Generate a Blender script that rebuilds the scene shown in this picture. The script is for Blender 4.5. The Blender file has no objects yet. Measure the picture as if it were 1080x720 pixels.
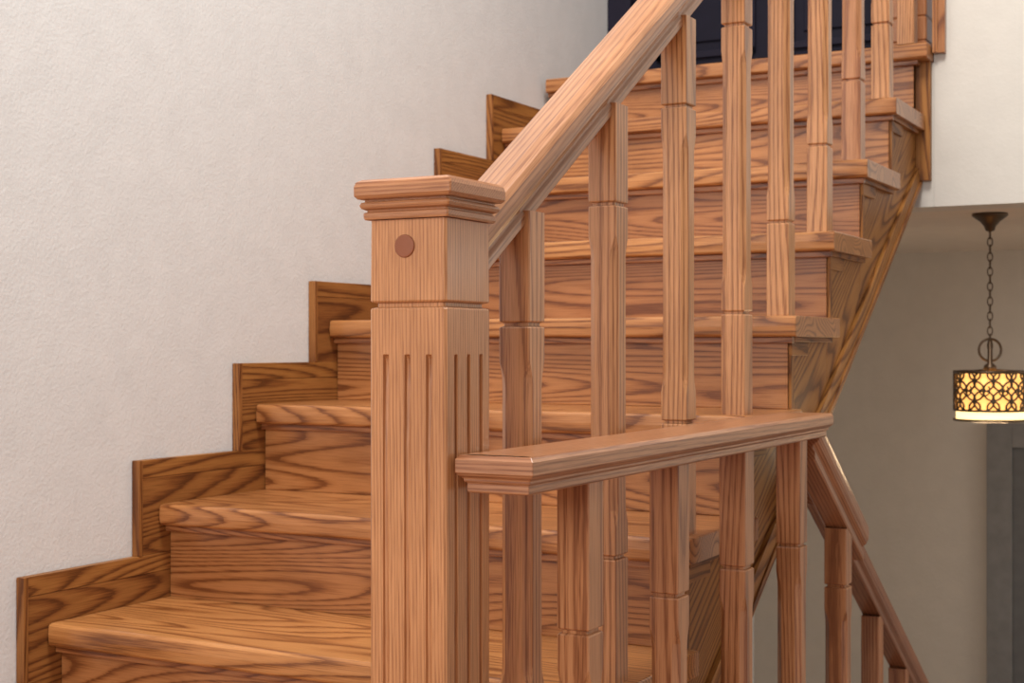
import bpy, bmesh, math, random
from mathutils import Vector, Matrix
random.seed(7)
E = 2.4
sc = bpy.context.scene
try:
    sc.view_settings.view_transform = 'Standard'
    sc.view_settings.look = 'None'
except Exception as e:
    print(e)

# ---------------------------------------------------------------- materials
def newmat(name):
    m = bpy.data.materials.new(name); m.use_nodes = True
    nt = m.node_tree; b = nt.nodes['Principled BSDF']
    return m, nt, b

def N(nt, typ, **kw):
    n = nt.nodes.new(typ)
    for k, v in kw.items():
        setattr(n, k, v)
    return n

def ramp(nt, stops, interp='LINEAR'):
    r = N(nt, 'ShaderNodeValToRGB'); r.color_ramp.interpolation = interp
    el = r.color_ramp.elements
    while len(el) > 1: el.remove(el[-1])
    el[0].position = stops[0][0]; el[0].color = (*stops[0][1], 1)
    for p, c in stops[1:]:
        e = el.new(p); e.color = (*c, 1)
    return r

def mth(nt, op, a, b=None, c=None):
    n = N(nt, 'ShaderNodeMath', operation=op)
    for i, v in enumerate((a, b, c)):
        if v is None: continue
        if isinstance(v, (int, float)): n.inputs[i].default_value = v
        else: nt.links.new(v, n.inputs[i])
    return n.outputs[0]

def wood(name, light, mid, dark, straight=0.0, freq=20, nscale=(1.3, 9, 9), rough=0.33, wav=.12, pore=.55, coat=.25, spec=.5):
    m, nt, b = newmat(name); L = nt.links.new
    at = N(nt, 'ShaderNodeAttribute', attribute_name='grain')
    mp = N(nt, 'ShaderNodeMapping'); mp.inputs['Scale'].default_value = nscale
    L(at.outputs['Vector'], mp.inputs['Vector'])
    no = N(nt, 'ShaderNodeTexNoise'); no.inputs['Scale'].default_value = 1.0
    no.inputs['Detail'].default_value = 0.5; no.inputs['Roughness'].default_value = 0.3
    L(mp.outputs[0], no.inputs['Vector'])
    mp3 = N(nt, 'ShaderNodeMapping'); mp3.inputs['Scale'].default_value = (10, 90, 90)
    L(at.outputs['Vector'], mp3.inputs['Vector'])
    nw = N(nt, 'ShaderNodeTexNoise'); nw.inputs['Scale'].default_value = 1.0
    nw.inputs['Detail'].default_value = 2
    L(mp3.outputs[0], nw.inputs['Vector'])
    mp2 = N(nt, 'ShaderNodeMapping'); mp2.inputs['Scale'].default_value = (16, 650, 650)
    L(at.outputs['Vector'], mp2.inputs['Vector'])
    n2 = N(nt, 'ShaderNodeTexNoise'); n2.inputs['Scale'].default_value = 1.0; n2.inputs['Detail'].default_value = 2
    L(mp2.outputs[0], n2.inputs['Vector'])
    h = mth(nt, 'MULTIPLY', no.outputs[0], freq)
    h = mth(nt, 'MULTIPLY_ADD', nw.outputs[0], wav, h)
    if straight:
        sp = N(nt, 'ShaderNodeSeparateXYZ'); L(at.outputs['Vector'], sp.inputs[0])
        s = mth(nt, 'MULTIPLY_ADD', sp.outputs[2], .8, sp.outputs[1])
        h = mth(nt, 'MULTIPLY_ADD', s, straight, h)
    f = mth(nt, 'FRACT', h)
    f2 = mth(nt, 'MULTIPLY_ADD', n2.outputs[0], pore, -pore / 2)
    f3 = mth(nt, 'ADD', f, f2)
    r = ramp(nt, [(0, dark), (0.08, dark), (0.26, mid), (0.50, light), (0.82, light), (0.95, mid), (1.0, dark)])
    L(f3, r.inputs[0])
    r2 = ramp(nt, [(0.30, (0.76, 0.70, 0.64)), (0.52, (1, 1, 1)), (0.8, (1.07, 1.06, 1.05))])
    L(n2.outputs[0], r2.inputs[0])
    n4 = N(nt, 'ShaderNodeTexNoise'); n4.inputs['Scale'].default_value = 5
    L(at.outputs['Vector'], n4.inputs['Vector'])
    r4 = ramp(nt, [(0.3, (0.86, 0.82, 0.78)), (0.7, (1.08, 1.07, 1.06))])
    L(n4.outputs[0], r4.inputs[0])
    def mul(a, bb):
        x = N(nt, 'ShaderNodeMix', data_type='RGBA', blend_type='MULTIPLY')
        x.inputs[0].default_value = 1
        L(a, x.inputs[6]); L(bb, x.inputs[7]); return x.outputs[2]
    col = mul(mul(r.outputs[0], r2.outputs[0]), r4.outputs[0])
    ti = N(nt, 'ShaderNodeAttribute', attribute_name='tint')
    hs = N(nt, 'ShaderNodeHueSaturation')
    L(col, hs.inputs['Color'])
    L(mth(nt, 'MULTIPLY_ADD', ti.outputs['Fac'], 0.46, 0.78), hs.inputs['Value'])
    L(mth(nt, 'MULTIPLY_ADD', ti.outputs['Fac'], 0.012, 0.4955), hs.inputs['Hue'])
    L(hs.outputs[0], b.inputs['Base Color'])
    b.inputs['Roughness'].default_value = rough
    b.inputs['Specular IOR Level'].default_value = spec
    b.inputs['Coat Weight'].default_value = coat
    b.inputs['Coat Roughness'].default_value = 0.2
    bp = N(nt, 'ShaderNodeBump'); bp.inputs['Strength'].default_value = 0.08
    bp.inputs['Distance'].default_value = 0.001
    L(n2.outputs[0], bp.inputs['Height']); L(bp.outputs[0], b.inputs['Normal'])
    return m

M_newel = wood('wood_newel', (.56, .252, .110), (.515, .222, .092), (.40, .157, .062), straight=235, freq=8, nscale=(.5, 6, 6), pore=1.0)
M_bal = wood('wood_baluster', (.56, .260, .118), (.475, .203, .084), (.30, .110, .043), straight=55, freq=14, nscale=(.75, 10, 10), pore=.65)
M_rail = wood('wood_rail', (.47, .215, .106), (.405, .170, .078), (.29, .110, .048), straight=150, freq=7, nscale=(.5, 8, 8), pore=.9, coat=.4)
M_tread = wood('wood_tread', (.465, .196, .069), (.38, .145, .046), (.19, .060, .017), straight=0, freq=26, nscale=(.85, 8, 8), pore=.5, coat=.28)
M_skirt = wood('wood_skirting', (.34, .142, .039), (.255, .094, .025), (.13, .043, .012), straight=0, freq=22, nscale=(.85, 9, 9), rough=.48, coat=.0, spec=.28)

def plaster(name, col, bump=0.25, scale=170):
    m, nt, b = newmat(name); L = nt.links.new
    tc = N(nt, 'ShaderNodeTexCoord')
    n1 = N(nt, 'ShaderNodeTexNoise'); n1.inputs['Scale'].default_value = scale; n1.inputs['Detail'].default_value = 3
    L(tc.outputs['Object'], n1.inputs['Vector'])
    n3 = N(nt, 'ShaderNodeTexNoise'); n3.inputs['Scale'].default_value = 60; n3.inputs['Detail'].default_value = 2
    L(tc.outputs['Object'], n3.inputs['Vector'])
    n2 = N(nt, 'ShaderNodeTexNoise'); n2.inputs['Scale'].default_value = 14; n2.inputs['Detail'].default_value = 6
    L(tc.outputs['Object'], n2.inputs['Vector'])
    r = ramp(nt, [(0.3, tuple(c * 0.965 for c in col)), (0.7, tuple(min(1, c * 1.025) for c in col))])
    L(n2.outputs[0], r.inputs[0]); L(r.outputs[0], b.inputs['Base Color'])
    b.inputs['Roughness'].default_value = 0.65
    hh = mth(nt, 'MULTIPLY_ADD', n3.outputs[0], .8, n1.outputs[0])
    bp = N(nt, 'ShaderNodeBump'); bp.inputs['Strength'].default_value = bump; bp.inputs['Distance'].default_value = 0.004
    L(hh, bp.inputs['Height']); L(bp.outputs[0], b.inputs['Normal'])
    return m

M_wall = plaster('plaster_white', (.74, .74, .74), 0.19)
M_head = plaster('plaster_header', (.66, .625, .57), 0.12)
M_back = plaster('plaster_taupe', (.60, .545, .475), 0.25)
M_ceil = plaster('plaster_ceiling', (.72, .63, .54), 0.05)

def simple(name, col, rough=.5, metal=0.0, emit=None, es=0, spec=.5):
    m, nt, b = newmat(name)
    tc = N(nt, 'ShaderNodeTexCoord')
    n = N(nt, 'ShaderNodeTexNoise'); n.inputs['Scale'].default_value = 25
    nt.links.new(tc.outputs['Object'], n.inputs['Vector'])
    r = ramp(nt, [(0.3, tuple(c * .9 for c in col)), (0.7, tuple(c * 1.08 for c in col))])
    nt.links.new(n.outputs[0], r.inputs[0]); nt.links.new(r.outputs[0], b.inputs['Base Color'])
    b.inputs['Roughness'].default_value = rough; b.inputs['Metallic'].default_value = metal
    b.inputs['Specular IOR Level'].default_value = spec
    if emit:
        b.inputs['Emission Color'].default_value = (*emit, 1); b.inputs['Emission Strength'].default_value = es
    return m
M_navy = simple('paint_navy', (.009, .008, .018), .6, spec=.15)
M_navy2 = simple('paint_navy_frame', (.014, .012, .024), .6, spec=.15)
M_grey = simple('paint_grey_door', (.13, .13, .13), .5)
M_greyf = simple('paint_grey_frame', (.20, .195, .19), .5)
M_bronze = simple('bronze', (.10, .065, .04), .4, .8)
M_plug = simple('wood_plug', (.27, .080, .030), .45)
M_glow = simple('lamp_shade_glow', (.9, .6, .25), .6, 0, (1.0, .46, .11), 1.5)
M_glow2 = simple('lamp_diffuser_glow', (.95, .8, .5), .6, 0, (1.0, .66, .26), 2.4)
M_floor = simple('floor_stone', (.36, .31, .26), .4)

# ---------------------------------------------------------------- mesh builder
class MB:
    def __init__(s): s.v = []; s.f = []; s.g = []; s.t = []; s.m = []; s.sm = []
    def add(s, verts, faces, a=(1, 0, 0), tint=None, mat=0, smooth=False, off=None):
        a = Vector(a).normalized()
        ref = Vector((0, 0, 1)) if abs(a.z) < .8 else Vector((1, 0, 0))
        b = (ref - a * ref.dot(a)).normalized(); c = a.cross(b)
        if off is None: off = Vector((random.uniform(0, 40), random.uniform(0, 40), random.uniform(0, 40)))
        if tint is None: tint = random.uniform(.25, .75)
        n = len(s.v)
        for p in verts:
            p = Vector(p); s.v.append((p.x, p.y, p.z + E))
            s.g.append((p.dot(a) + off.x, p.dot(b) + off.y, p.dot(c) + off.z)); s.t.append(tint)
        for f in faces:
            s.f.append([n + i for i in f]); s.m.append(mat); s.sm.append(smooth)
    def prism(s, poly, ext, **k):
        ext = Vector(ext); n = len(poly)
        v = [Vector(p) for p in poly]; v += [p + ext for p in v]
        f = [list(range(n))[::-1], list(range(n, 2 * n))]
        f += [[i, (i + 1) % n, n + (i + 1) % n, n + i] for i in range(n)]
        s.add(v, f, **k)
    def box(s, x0, x1, y0, y1, z0, z1, **k):
        s.prism([(x0, y0, z0), (x1, y0, z0), (x1, y1, z0), (x0, y1, z0)], (0, 0, z1 - z0), **k)
    def loft(s, rings, closed_caps=True, **k):
        n = len(rings[0]); v = [p for r in rings for p in r]; f = []
        for j in range(len(rings) - 1):
            for i in range(n):
                f.append([j * n + i, j * n + (i + 1) % n, (j + 1) * n + (i + 1) % n, (j + 1) * n + i])
        if closed_caps:
            f.append(list(range(n))[::-1]); f.append([(len(rings) - 1) * n + i for i in range(n)])
        s.add(v, f, **k)
    def tube(s, pts, r, closed=False, seg=8, refs=None, **k):
        rings = []; n = len(pts); pts = [Vector(p) for p in pts]
        for i, p in enumerate(pts):
            if closed: t = (pts[(i + 1) % n] - pts[i - 1]).normalized()
            else: t = (pts[min(i + 1, n - 1)] - pts[max(i - 1, 0)]).normalized()
            ref = Vector(refs[i]) if refs else (Vector((0, 0, 1)) if abs(t.z) < .9 else Vector((1, 0, 0)))
            b = (ref - t * ref.dot(t)).normalized(); c = t.cross(b)
            rings.append([p + b * r * math.cos(2 * math.pi * q / seg) + c * r * math.sin(2 * math.pi * q / seg) for q in range(seg)])
        if closed: rings.append(rings[0])
        s.loft(rings, closed_caps=not closed, smooth=True, **k)
    def lathe(s, cx, cy, prof, seg=32, **k):
        rings = [[(cx + r * math.cos(2 * math.pi * q / seg), cy + r * math.sin(2 * math.pi * q / seg), z) for q in range(seg)] for r, z in prof]
        s.loft(rings, smooth=True, **k)
    def obj(s, name, mats, bevel=0, parent=None):
        xs = [p[0] for p in s.v]; ys = [p[1] for p in s.v]; zs = [p[2] for p in s.v]
        c = Vector(((min(xs) + max(xs)) / 2, (min(ys) + max(ys)) / 2, min(zs)))
        me = bpy.data.meshes.new(name)
        me.from_pydata([(p[0] - c.x, p[1] - c.y, p[2] - c.z) for p in s.v], [], s.f)
        for m in mats: me.materials.append(m)
        for i, p in enumerate(me.polygons):
            p.material_index = s.m[i]; p.use_smooth = s.sm[i]
        ga = me.attributes.new('grain', 'FLOAT_VECTOR', 'POINT')
        ga.data.foreach_set('vector', [q for g in s.g for q in g])
        ta = me.attributes.new('tint', 'FLOAT', 'POINT'); ta.data.foreach_set('value', s.t)
        bm = bmesh.new(); bm.from_mesh(me); bmesh.ops.recalc_face_normals(bm, faces=bm.faces); bm.to_mesh(me); bm.free()
        o = bpy.data.objects.new(name, me); sc.collection.objects.link(o); o.location = c
        if bevel:
            bv = o.modifiers.new('Bevel', 'BEVEL'); bv.width = bevel; bv.segments = 2
            bv.limit_method = 'ANGLE'; bv.angle_limit = math.radians(40)
        if parent is not None: o.parent = parent
        return o

def sq(cx, cy, z, h, c):
    return [(cx + x, cy + y, z) for x, y in ((h - c, -h), (h, -h + c), (h, h - c), (h - c, h), (-h + c, h), (-h, h - c), (-h, -h + c), (-h + c, -h))]

# ---------------------------------------------------------------- staircase
WL, WR = -1.862, -0.80      # tread ends
RISE = .1775
SL = RISE / .27
T = {}
nos = {-1: 1.258, 0: 1.528, 1: 1.798, 2: 2.075, 3: 2.365, 4: 2.625, 5: 2.89, 6: 3.155, 7: 3.425, 8: 3.69}
for k in nos: T[k] = -.4747 + (k - 1) * RISE
LAND = T[-1] - RISE
stair = bpy.data.objects.new('staircase', None); sc.collection.objects.link(stair)

tr = MB(); ri = MB()
TH = .040
for k in range(-1, 9):
    y0 = nos[k]; z = T[k]
    y1 = nos[k + 1] + .045 if k < 8 else 4.15
    r = TH / 2
    prof = [(y1, z - TH), (y0 + .010, z - TH)]
    for a in range(0, 7):
        an = math.radians(-90 - a * 30)
        cz = z - r + (r - .008) * (1 if math.sin(an) > .01 else (-1 if math.sin(an) < -.01 else 0))
        prof.append((y0 + .010 + .010 * math.cos(an), cz + .008 * math.sin(an)))
    prof.append((y1, z))
    w1 = WR if k < 8 else WR + .015
    tr.prism([(WL, y, zz) for y, zz in prof], (w1 - WL, 0, 0), a=(1, 0, 0), tint=random.uniform(.45, .8))
    zb = (T[k - 1] if k > -1 else LAND)
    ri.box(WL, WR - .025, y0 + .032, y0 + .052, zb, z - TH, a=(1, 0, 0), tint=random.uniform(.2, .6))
    ri.box(WL, WR - .012, y0 + .018, y0 + .033, z - TH - .012, z - TH, a=(1, 0, 0), tint=.1)
tr.obj('treads', [M_tread], .003, stair)
ri.obj('risers', [M_tread], .0015, stair)

# outer cut string
st = MB()
XS = WR - .025
sdir = (0, 1, SL)
def zn(y): return T[4] + (y - nos[4]) * SL
DROP = .37
so_off = Vector((3.3, 7.1, 5.2))
for k in range(-1, 9):
    ya = nos[k] + .034
    yb = nos[k + 1] + .034 if k < 8 else 3.763
    zt = T[k] - TH
    pa, pb = max(zn(ya) - DROP, LAND), max(zn(yb) - DROP, LAND)
    st.prism([(XS - .022, ya, pa), (XS - .022, yb, pb), (XS - .022, yb, zt), (XS - .022, ya, zt)], (.022, 0, 0), a=sdir, tint=.75, off=so_off)
    yE = yb - .002
    st.prism([(XS, ya + .002, zt), (XS, yE, zt), (XS, yE, zt - .010), (XS, ya + .002, zt - .010)], (.013, 0, 0), a=(0, 1, 0), tint=.2)
    if k < 8:
        st.box(XS, XS + .007, ya + .002, ya + .11, zt - .036, zt - .010, a=(0, 1, 0), tint=.6)
        st.box(XS, XS + .006, ya + .002, ya + .020, zt - .137, zt - .036, a=(0, 0, 1), tint=.6)
ya, yb = 2.0, 3.763
st.prism([(XS, ya, zn(ya) - DROP - .004), (XS, yb, zn(yb) - DROP - .004), (XS, yb, zn(yb) - DROP + .035), (XS, ya, zn(ya) - DROP + .035)], (.010, 0, 0), a=sdir, tint=.85)
st.prism([(XS - .03, ya, zn(ya) - DROP - .02), (XS - .03, yb, zn(yb) - DROP - .02), (XS - .03, yb, zn(yb) - DROP - .003), (XS - .03, ya, zn(ya) - DROP - .003)], (.044, 0, 0), a=sdir, tint=.5)
st.box(XS, WR + .012, 3.742, 3.763, zn(3.76) - DROP - .01, T[8] - TH, a=(0, 0, 1), tint=.7)
so = [(WL + .002, 1.9, zn(1.9) - DROP), (WL + .002, 3.763, zn(3.763) - DROP), (WL + .002, 3.763, zn(3.763) - DROP + .02), (WL + .002, 1.9, zn(1.9) - DROP + .02)]
st.prism(so, (XS - .022 - WL, 0, 0), a=(0, 1, SL), tint=.4)
st.obj('outer_string', [M_skirt], .0012, stair)

# stepped wall skirting
sk = MB()
for k in range(-1, 8):
    s0 = nos[k] - .053; s1 = nos[k + 1] - .053 + .13
    z0 = T[k] - .0925; z1 = T[k] + .085
    if k == 7: s1 = nos[8] + .02
    tn = random.uniform(.3, .7)
    sk.box(-1.879, -1.863, s0 + .010, s1, z0, z1 - .034, a=(0, 1, 0), tint=tn)
    sk.box(-1.879, -1.8625, s0 + .010, s1, z1 - .0335, z1, a=(0, 1, 0), tint=tn + .2)
    sk.box(-1.879, -1.8615, s0, s0 + .0105, z0, z1, a=(0, 0, 1), tint=.3)
sk.obj('stepped_skirting', [M_skirt], .0008, stair)

# ---------------------------------------------------------------- newel post
def newel(name, cx, cy, zb, H):
    mb = MB(); h = .050
    def ring(z, hh, dep, c=.003):
        pts = []
        side = [(-hh + c, 0)]
        for fx in (-.028, 0, .028):
            side += [(fx - .0038, 0), (fx - .0032, dep * .75), (fx, dep), (fx + .0032, dep * .75), (fx + .0038, 0)]
        side += [(hh - c, 0)]
        for q in range(4):
            ca, sa = math.cos(q * math.pi / 2), math.sin(q * math.pi / 2)
            for u, d in side:
                x, y = u, -hh + d
                pts.append((cx + x * ca - y * sa, cy + x * sa + y * ca, z))
        return pts
    zc = H - .140
    zs = H - .196
    R = [ring(zb, h, .0040), ring(zs - .10, h, .0045), ring(zs - .035, h, .0062), ring(zs - .010, h, .0075), ring(zs - .004, h, .0065), ring(zs - .001, h, .004), ring(zs + .001, h, 0), ring(zc - .005, h, 0), ring(zc - .0035, h - .001, 0), ring(zc - .002, h - .006, 0),
         ring(zc + .002, h - .006, 0), ring(zc + .0035, h - .001, 0), ring(zc + .005, h, 0), ring(H - .045, h - .0005, 0)]
    mb.loft(R, a=(0, 0, 1), tint=.6)
    P = [(h, -.0445), (.0545, -.0445), (.0555, -.042), (.0555, -.037), (.0525, -.0355), (.0525, -.034), (.0575, -.032), (.059, -.0285), (.0575, -.0255), (.0545, -.0245), (.0545, -.0225), (.0605, -.0215), (.0635, -.018), (.0635, -.008), (.062, -.003), (.057, 0), (.02, .001)]
    mb.loft([sq(cx, cy, H + z, hh, .002) for hh, z in P], a=(1, .0, 0), tint=.3)
    zp = H - .075
    px = cx - .003
    pr = [[(px + rr * math.cos(2 * math.pi * q / 28), cy - h + yy, zp + rr * math.sin(2 * math.pi * q / 28)) for q in range(28)] for rr, yy in ((.0128, .002), (.0128, -.0012), (.0118, -.0018), (.002, -.002))]
    mb.loft(pr, mat=1, smooth=False)
    return mb.obj(name, [M_newel, M_plug], .0006)
newel('newel_post', -.8525, 1.40, LAND, .186)

# ---------------------------------------------------------------- handrails
def rail(name, cw, y0, z0, y1, z1, prof, vs=1.0, tint=.6):
    mb = MB()
    pts = [(cw + u, y0, z0 + v * vs) for u, v in prof]
    pts += [(cw - u, y0, z0 + v * vs) for u, v in reversed(prof)]
    mb.prism(pts, (0, y1 - y0, z1 - z0), a=(0, y1 - y0, z1 - z0), tint=tint)
    return mb.obj(name, [M_rail], .0012)
hp = [(.021, 0), (.023, .003), (.023, .015), (.019, .019), (.019, .024), (.028, .031), (.0325, .040), (.0335, .050), (.0325, .061), (.028, .069), (.012, .0725)]
def hz(y): return .072 + SL * (y - 1.463)
rail('handrail', -.848, 1.4515, hz(1.4515), 3.80, hz(3.80), hp, 1.1, .65)
gp = [(.036, 0), (.038, .002), (.038, .011), (.041, .013), (.041, .016), (.046, .020), (.048, .023), (.048, .037), (.044, .042)]
GT = -.119
mb = MB()
rings = []
for u, v in gp:
    z = GT - .042 + v; e = u - .036; x0, x1 = -.750 - u, -.750 + u
    rings.append([(x0, 1.374 - e, z), (x1, 1.374 - e, z), (x1, 2.52 + e, z), (x0, 2.52 + e, z)])
mb.loft(rings, a=(0, 1, 0), tint=.5)
rings = []
for u, v in gp:
    z = GT - .042 + v; e = u - .036; x0, x1 = -.750 - u - .0004, -.750 + u + .0004
    rings.append([(x0, 1.3735 - e, z), (x1, 1.3735 - e, z), (-.750 + .036 - .002, 1.378, z), (-.750 - .036 + .002, 1.378, z)])
mb.loft(rings, a=(1, 0, 0), tint=.4)
mb.obj('handrail', [M_rail], .0008)
rail('handrail', -.752, 2.51, GT - .084, 2.85, GT - .084 - SL * .34, hp, 1.1, .35)
def hz2(y): return -.646 - SL * (y - 3.439)
rail('handrail', -.860, 2.96, hz2(2.96), 4.35, hz2(4.35), hp, 1.0, .0)

# ---------------------------------------------------------------- balusters
def baluster(w, y, zb, zt, zlo, zhi, tint=None):
    mb = MB(); h = .0215; c = .0015
    L = [(zb, h, c)]
    def collar(z):
        return [(z - .0045, h, c), (z - .003, h - .001, c), (z - .0018, h - .0045, c), (z + .0018, h - .0045, c), (z + .003, h - .001, c), (z + .0045, h, c)]
    if zlo is not None:
        L += collar(zlo) + [(zlo + .045, h, c), (zlo + .058, h, .006), (zlo + .066, h, .0085), (zlo + .078, h, .0095)]
    L += [(zhi - .078, h, .0095), (zhi - .066, h, .0085), (zhi - .058, h, .006), (zhi - .045, h, c)] + collar(zhi) + [(zt, h, c)]
    mb.loft([sq(w, y, z, hh, cc) for z, hh, cc in L], a=(0, 0, 1), tint=tint if tint is not None else random.uniform(.35, .85))
    mb.obj('baluster', [M_bal], 0)
by = [1.600, 1.863, 2.133, 2.41, 2.662, 2.925, 3.19, 3.455, 3.715]
for i, y in enumerate(by):
    base = T[i] if i < 9 else T[8]
    zt = hz(y) + .006
    baluster(-.840, y, base, zt, base + .178, hz(y) - .135)
ly = [1.585, 1.875, 2.157, 2.445]
for y in ly:
    baluster(-.752, y, LAND, GT - .041, LAND + .2, -.345, random.uniform(.3, .55))
baluster(-.752, 2.744, LAND - .17, GT - .084 - SL * .234 + .008, LAND + .05, -.46, .3)
for y in (3.439, 3.71, 3.98):
    zz = hz2(y) + .004
    baluster(-.860, y, zz - .85, zz, zz - .68, zz - .17, .1)

# upper landing post
mb = MB()
cx, cy, h = -.858, 3.86, .045
mb.loft([sq(cx, cy, z, hh, .004) for z, hh in ((T[8], h), (T[8] + .028, h), (T[8] + .031, h - .004), (T[8] + .034, h), (T[8] + .09, h), (T[8] + .094, h - .004), (T[8] + .098, h), (T[8] + 1.02, h), (T[8] + 1.03, h + .014), (T[8] + 1.06, h + .014), (T[8] + 1.07, h + .005))], a=(0, 0, 1), tint=.3)
mb.obj('newel_post', [M_newel], .001)

# ---------------------------------------------------------------- room shell
FL = -2.4
def slab(name, x0, x1, y0, y1, z0, z1, mat, a=(1, 0, 0)):
    mb = MB(); mb.box(x0, x1, y0, y1, z0, z1, a=a); return mb.obj(name, [mat])
slab('wall_left', -2.03, -1.88, -1.8, 5.6, FL, 3.2, M_wall)
slab('wall_header', WR + .017, 3.0, 3.765, 3.90, .358, 3.2, M_head)
slab('ceiling', -1.88, 3.0, 3.90, 5.6, .358, .46, M_ceil)
slab('floor_upper', -1.88, WR + .0165, 3.765, 3.90, .358, T[8] - TH - .001, M_head)
slab('floor_upper', -1.88, WR + .0165, 3.90, 4.30, .461, T[8] - TH - .001, M_head)
slab('wall_back', -1.88, 3.0, 5.60, 5.75, FL, .358, M_back)
slab('wall_right', 3.0, 3.15, 3.9, 5.75, FL, .46, M_back)
slab('floor', -1.88, 3.0, 1.0, 5.75, FL - .1, FL, M_floor)
slab('landing_floor', -1.88, .9, -1.6, 1.29, LAND - .12, LAND, M_tread)
slab('landing_floor', WR + .001, .35, 1.291, 2.45, LAND - .12, LAND, M_tread)
slab('ceiling_upper', -2.03, 3.0, 3.765, 5.75, 3.2, 3.3, M_wall)
mb = MB()
mb.box(WR + .018, WR + .048, 3.745, 3.764, T[8] - .02, 3.19, a=(0, 0, 1), tint=.3)
mb.box(WR + .018, WR + .030, 3.738, 3.745, T[8] - .02, 3.19, a=(0, 0, 1), tint=.5)
mb.obj('trim_1', [M_tread], .001)

# lower flight
lf = MB()
nlo = 8
for i in range(1, nlo):
    z = LAND - i * RISE; y0 = 2.45 + (i - 1) * .26
    lf.box(WR + .02, .33, y0 - .01, y0 + .29, z - .04, z, a=(1, 0, 0))
    lf.box(WR + .02, .33, y0 - .01, y0 + .01, z, z + RISE - .04, a=(1, 0, 0))
for x in (WR - .10, .33):
    lf.prism([(x, 2.46, LAND - .42), (x, 2.46, LAND - .02), (x, 4.35, LAND - .02 - 1.89 * .68), (x, 4.35, LAND - 1.36)], (.118 if x < 0 else .03, 0, 0), a=(0, 1, -SL), tint=.3)
lf.obj('lower_staircase', [M_tread], .002)

# upper navy door
d = MB(); yD = 4.19; zb = T[8]
d.box(-1.879, -1.80, yD - .03, yD + .05, zb, zb + 2.15, mat=1)
d.box(-.90, -.80, yD - .03, yD + .05, zb, zb + 2.15, mat=1)
d.box(-1.80, -.90, yD - .03, yD + .05, zb + 2.05, zb + 2.15, mat=1)
d.box(-1.80, -.90, yD, yD + .045, zb, zb + 2.05)
for x0 in (-1.72, -1.30):
    for z0, z1 in ((.12, .85), (.98, 1.92)):
        x1 = x0 + .32
        for q in ((x0, x0 + .02, z0, z1), (x1 - .02, x1, z0, z1), (x0, x1, z0, z0 + .02), (x0, x1, z1 - .02, z1)):
            d.box(q[0], q[1], yD - .012, yD, zb + q[2], zb + q[3], mat=1)
        d.box(x0 + .05, x1 - .05, yD - .008, yD, zb + z0 + .05, zb + z1 - .05)
d.tube([(-1.0, yD, zb + 1.0), (-1.0, yD - .05, zb + 1.0), (-1.1, yD - .055, zb + 1.0)], .01, mat=2)
d.obj('door_1', [M_navy, M_navy2, M_bronze], .002)
slab('wall_upper_back', -1.88, -.80, yD + .055, yD + .15, T[8] - .3, 3.2, M_wall)

# lower grey door
g = MB(); yG = 5.598; x0 = -.965; zt = -.285
g.box(x0, x0 + .09, yG - .035, yG, FL, zt, mat=1)
g.box(x0 + .93, x0 + 1.02, yG - .035, yG, FL, zt, mat=1)
g.box(x0 + .09, x0 + .93, yG - .035, yG, zt - .09, zt, mat=1)
g.box(x0 + .09, x0 + .93, yG - .02, yG, FL, zt - .09)
for a0 in (x0 + .17, x0 + .54):
    for z0, z1 in ((FL + .15, FL + .9), (FL + 1.05, zt - .2)):
        g.box(a0, a0 + .31, yG - .028, yG - .02, z0, z1)
        g.box(a0 + .04, a0 + .27, yG - .034, yG - .028, z0 + .04, z1 - .04, mat=1)
g.obj('door_2', [M_grey, M_greyf], .002)

# ---------------------------------------------------------------- pendant lamp
p = MB(); lx, lyy = -.690, 4.03; CZ = .358
p.lathe(lx, lyy, [(.002, CZ), (.046, CZ), (.047, CZ - .006), (.040, CZ - .012), (.026, CZ - .022), (.016, CZ - .034), (.012, CZ - .046), (.003, CZ - .05)])
ztop = -.065; zbot = -.202; R = .093
z = CZ - .045; i = 0
while z > ztop + .075:
    c0 = Vector((lx, lyy, z - .012)); pts = []
    dirv = Vector((1, 0, 0)) if i % 2 else Vector((0, 1, 0))
    for q in range(16):
        a = 2 * math.pi * q / 16
        pts.append(c0 + dirv * .0065 * math.cos(a) + Vector((0, 0, 1)) * .0125 * math.sin(a))
    p.tube(pts, .0018, closed=True, seg=6, refs=[dirv.cross(Vector((0, 0, 1)))] * 16)
    z -= .020; i += 1
c0 = Vector((lx, lyy, ztop + .055)); dv = Vector((.882, .471, 0)).normalized()
pts = [c0 + dv * .03 * math.cos(2 * math.pi * q / 28) + Vector((0, 0, 1)) * .03 * math.sin(2 * math.pi * q / 28) for q in range(28)]
p.tube(pts, .0035, closed=True, seg=8, refs=[dv.cross(Vector((0, 0, 1)))] * 28)
p.lathe(lx, lyy, [(.002, ztop + .085), (.006, ztop + .08), (.007, ztop + .02), (.016, ztop + .012), (.018, ztop), (.002, ztop - .002)])
for q in range(3):
    a = 2 * math.pi * q / 3 + .3
    p.tube([(lx, lyy, ztop + .002), (lx + R * math.cos(a), lyy + R * math.sin(a), ztop - .004)], .003, seg=6)
def cyl(th, zz, r=R): return Vector((lx + r * math.cos(th), lyy + r * math.sin(th), zz))
for zz, rr in ((ztop - .004, .004), (zbot + .03, .003), (zbot + .004, .0035)):
    n = 64
    p.tube([cyl(2 * math.pi * q / n, zz) for q in range(n)], rr, closed=True, seg=8, refs=[(0, 0, 1)] * n)
nc = 12
zm = (ztop + zbot + .03) / 2; hh = (ztop - zbot - .034) / 2
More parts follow.
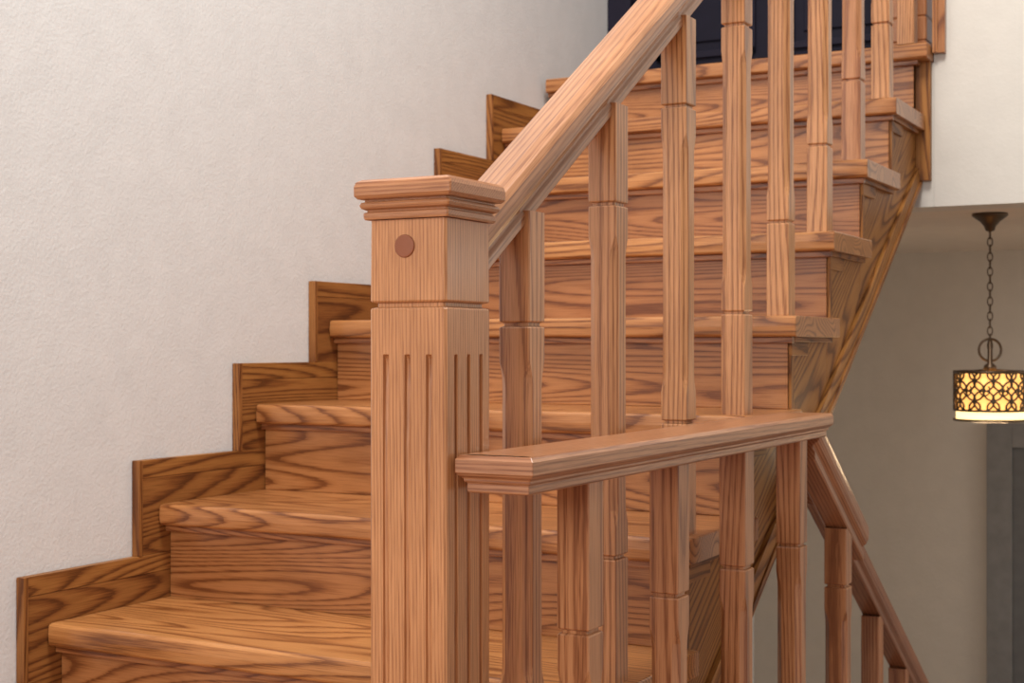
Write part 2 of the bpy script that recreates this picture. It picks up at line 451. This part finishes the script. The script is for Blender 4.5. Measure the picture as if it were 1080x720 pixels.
for j in range(nc):
    t0 = 2 * math.pi * j / nc
    for (dt, dz, rx) in ((0, hh * .5, hh * .52), (0, -hh * .5, hh * .52), (math.pi / nc, 0, hh * .5), (math.pi / nc, hh * .85, hh * .3), (math.pi / nc, -hh * .85, hh * .3)):
        n = 20; pts = []; rf = []
        for q in range(n):
            a = 2 * math.pi * q / n
            th = t0 + dt + rx * math.cos(a) / R; zz = max(min(zm + dz + rx * math.sin(a), ztop - .004), zbot + .03)
            pts.append(cyl(th, zz)); rf.append((math.cos(th), math.sin(th), 0))
        p.tube(pts, .0028, closed=True, seg=6, refs=rf)
    pts = []; rf = []
    for q in range(14):
        a = q * .55; rr = .003 + .0011 * q
        th = t0 + rr * math.cos(a) / R; pts.append(cyl(th, zm + rr * math.sin(a))); rf.append((math.cos(th), math.sin(th), 0))
    p.tube(pts, .0022, seg=6, refs=rf)
p.lathe(lx, lyy, [(R - .010, ztop - .008), (R - .009, ztop - .010), (R - .009, zbot + .03), (R - .010, zbot + .028)], seg=48, mat=1)
p.lathe(lx, lyy, [(R - .006, zbot + .027), (R - .005, zbot + .024), (R - .005, zbot + .006), (R - .008, zbot + .003), (.002, zbot + .001)], seg=48, mat=2)
p.obj('pendant_lamp', [M_bronze, M_glow, M_glow2], 0)
pl = bpy.data.lights.new('lamp_bulb', 'POINT'); pl.energy = 5; pl.color = (1, .72, .42); pl.shadow_soft_size = .06
po = bpy.data.objects.new('lamp_bulb', pl); po.location = (lx, lyy, zbot - .08 + E); sc.collection.objects.link(po)

# ---------------------------------------------------------------- lights
def area(name, loc, tgt, size, energy, col):
    l = bpy.data.lights.new(name, 'AREA'); l.shape = 'RECTANGLE'; l.size = size[0]; l.size_y = size[1]; l.energy = energy; l.color = col
    o = bpy.data.objects.new(name, l); loc = Vector(loc) + Vector((0, 0, E)); tgt = Vector(tgt) + Vector((0, 0, E))
    o.location = loc; o.rotation_euler = (tgt - loc).to_track_quat('-Z', 'Y').to_euler(); sc.collection.objects.link(o)
area('ceiling_light', (-.6, 1.5, 3.0), (-1.0, 2.4, 0), (1.0, 1.0), 104, (1, .95, .88))
area('window_light', (-.7, -2.2, 1.2), (-1.0, 2.5, 0), (2.0, 1.8), 84, (1, .97, .93))
area('hall_fill_light', (1.2, 4.75, .34), (.9, 4.9, -2), (1.0, .6), 36, (1, .90, .78))  # added fill without a fixture, brightens the hall's back wall and ceiling
w = bpy.data.worlds.new('world'); sc.world = w; w.use_nodes = True
w.node_tree.nodes['Background'].inputs[0].default_value = (1, .98, .965, 1)
w.node_tree.nodes['Background'].inputs[1].default_value = .42

# ---------------------------------------------------------------- camera
cd = bpy.data.cameras.new('camera'); co = bpy.data.objects.new('camera', cd); sc.collection.objects.link(co)
co.location = (0, 0, E); co.rotation_euler = (math.radians(90), 0, math.radians(28.1))
cd.sensor_width = 36; cd.lens = 1517 / 1080 * 36; cd.shift_y = 5 / 1080
cd.clip_start = .05
cd.dof.use_dof = True
cd.dof.focus_distance = 1.85
cd.dof.aperture_fstop = 11
sc.camera = co
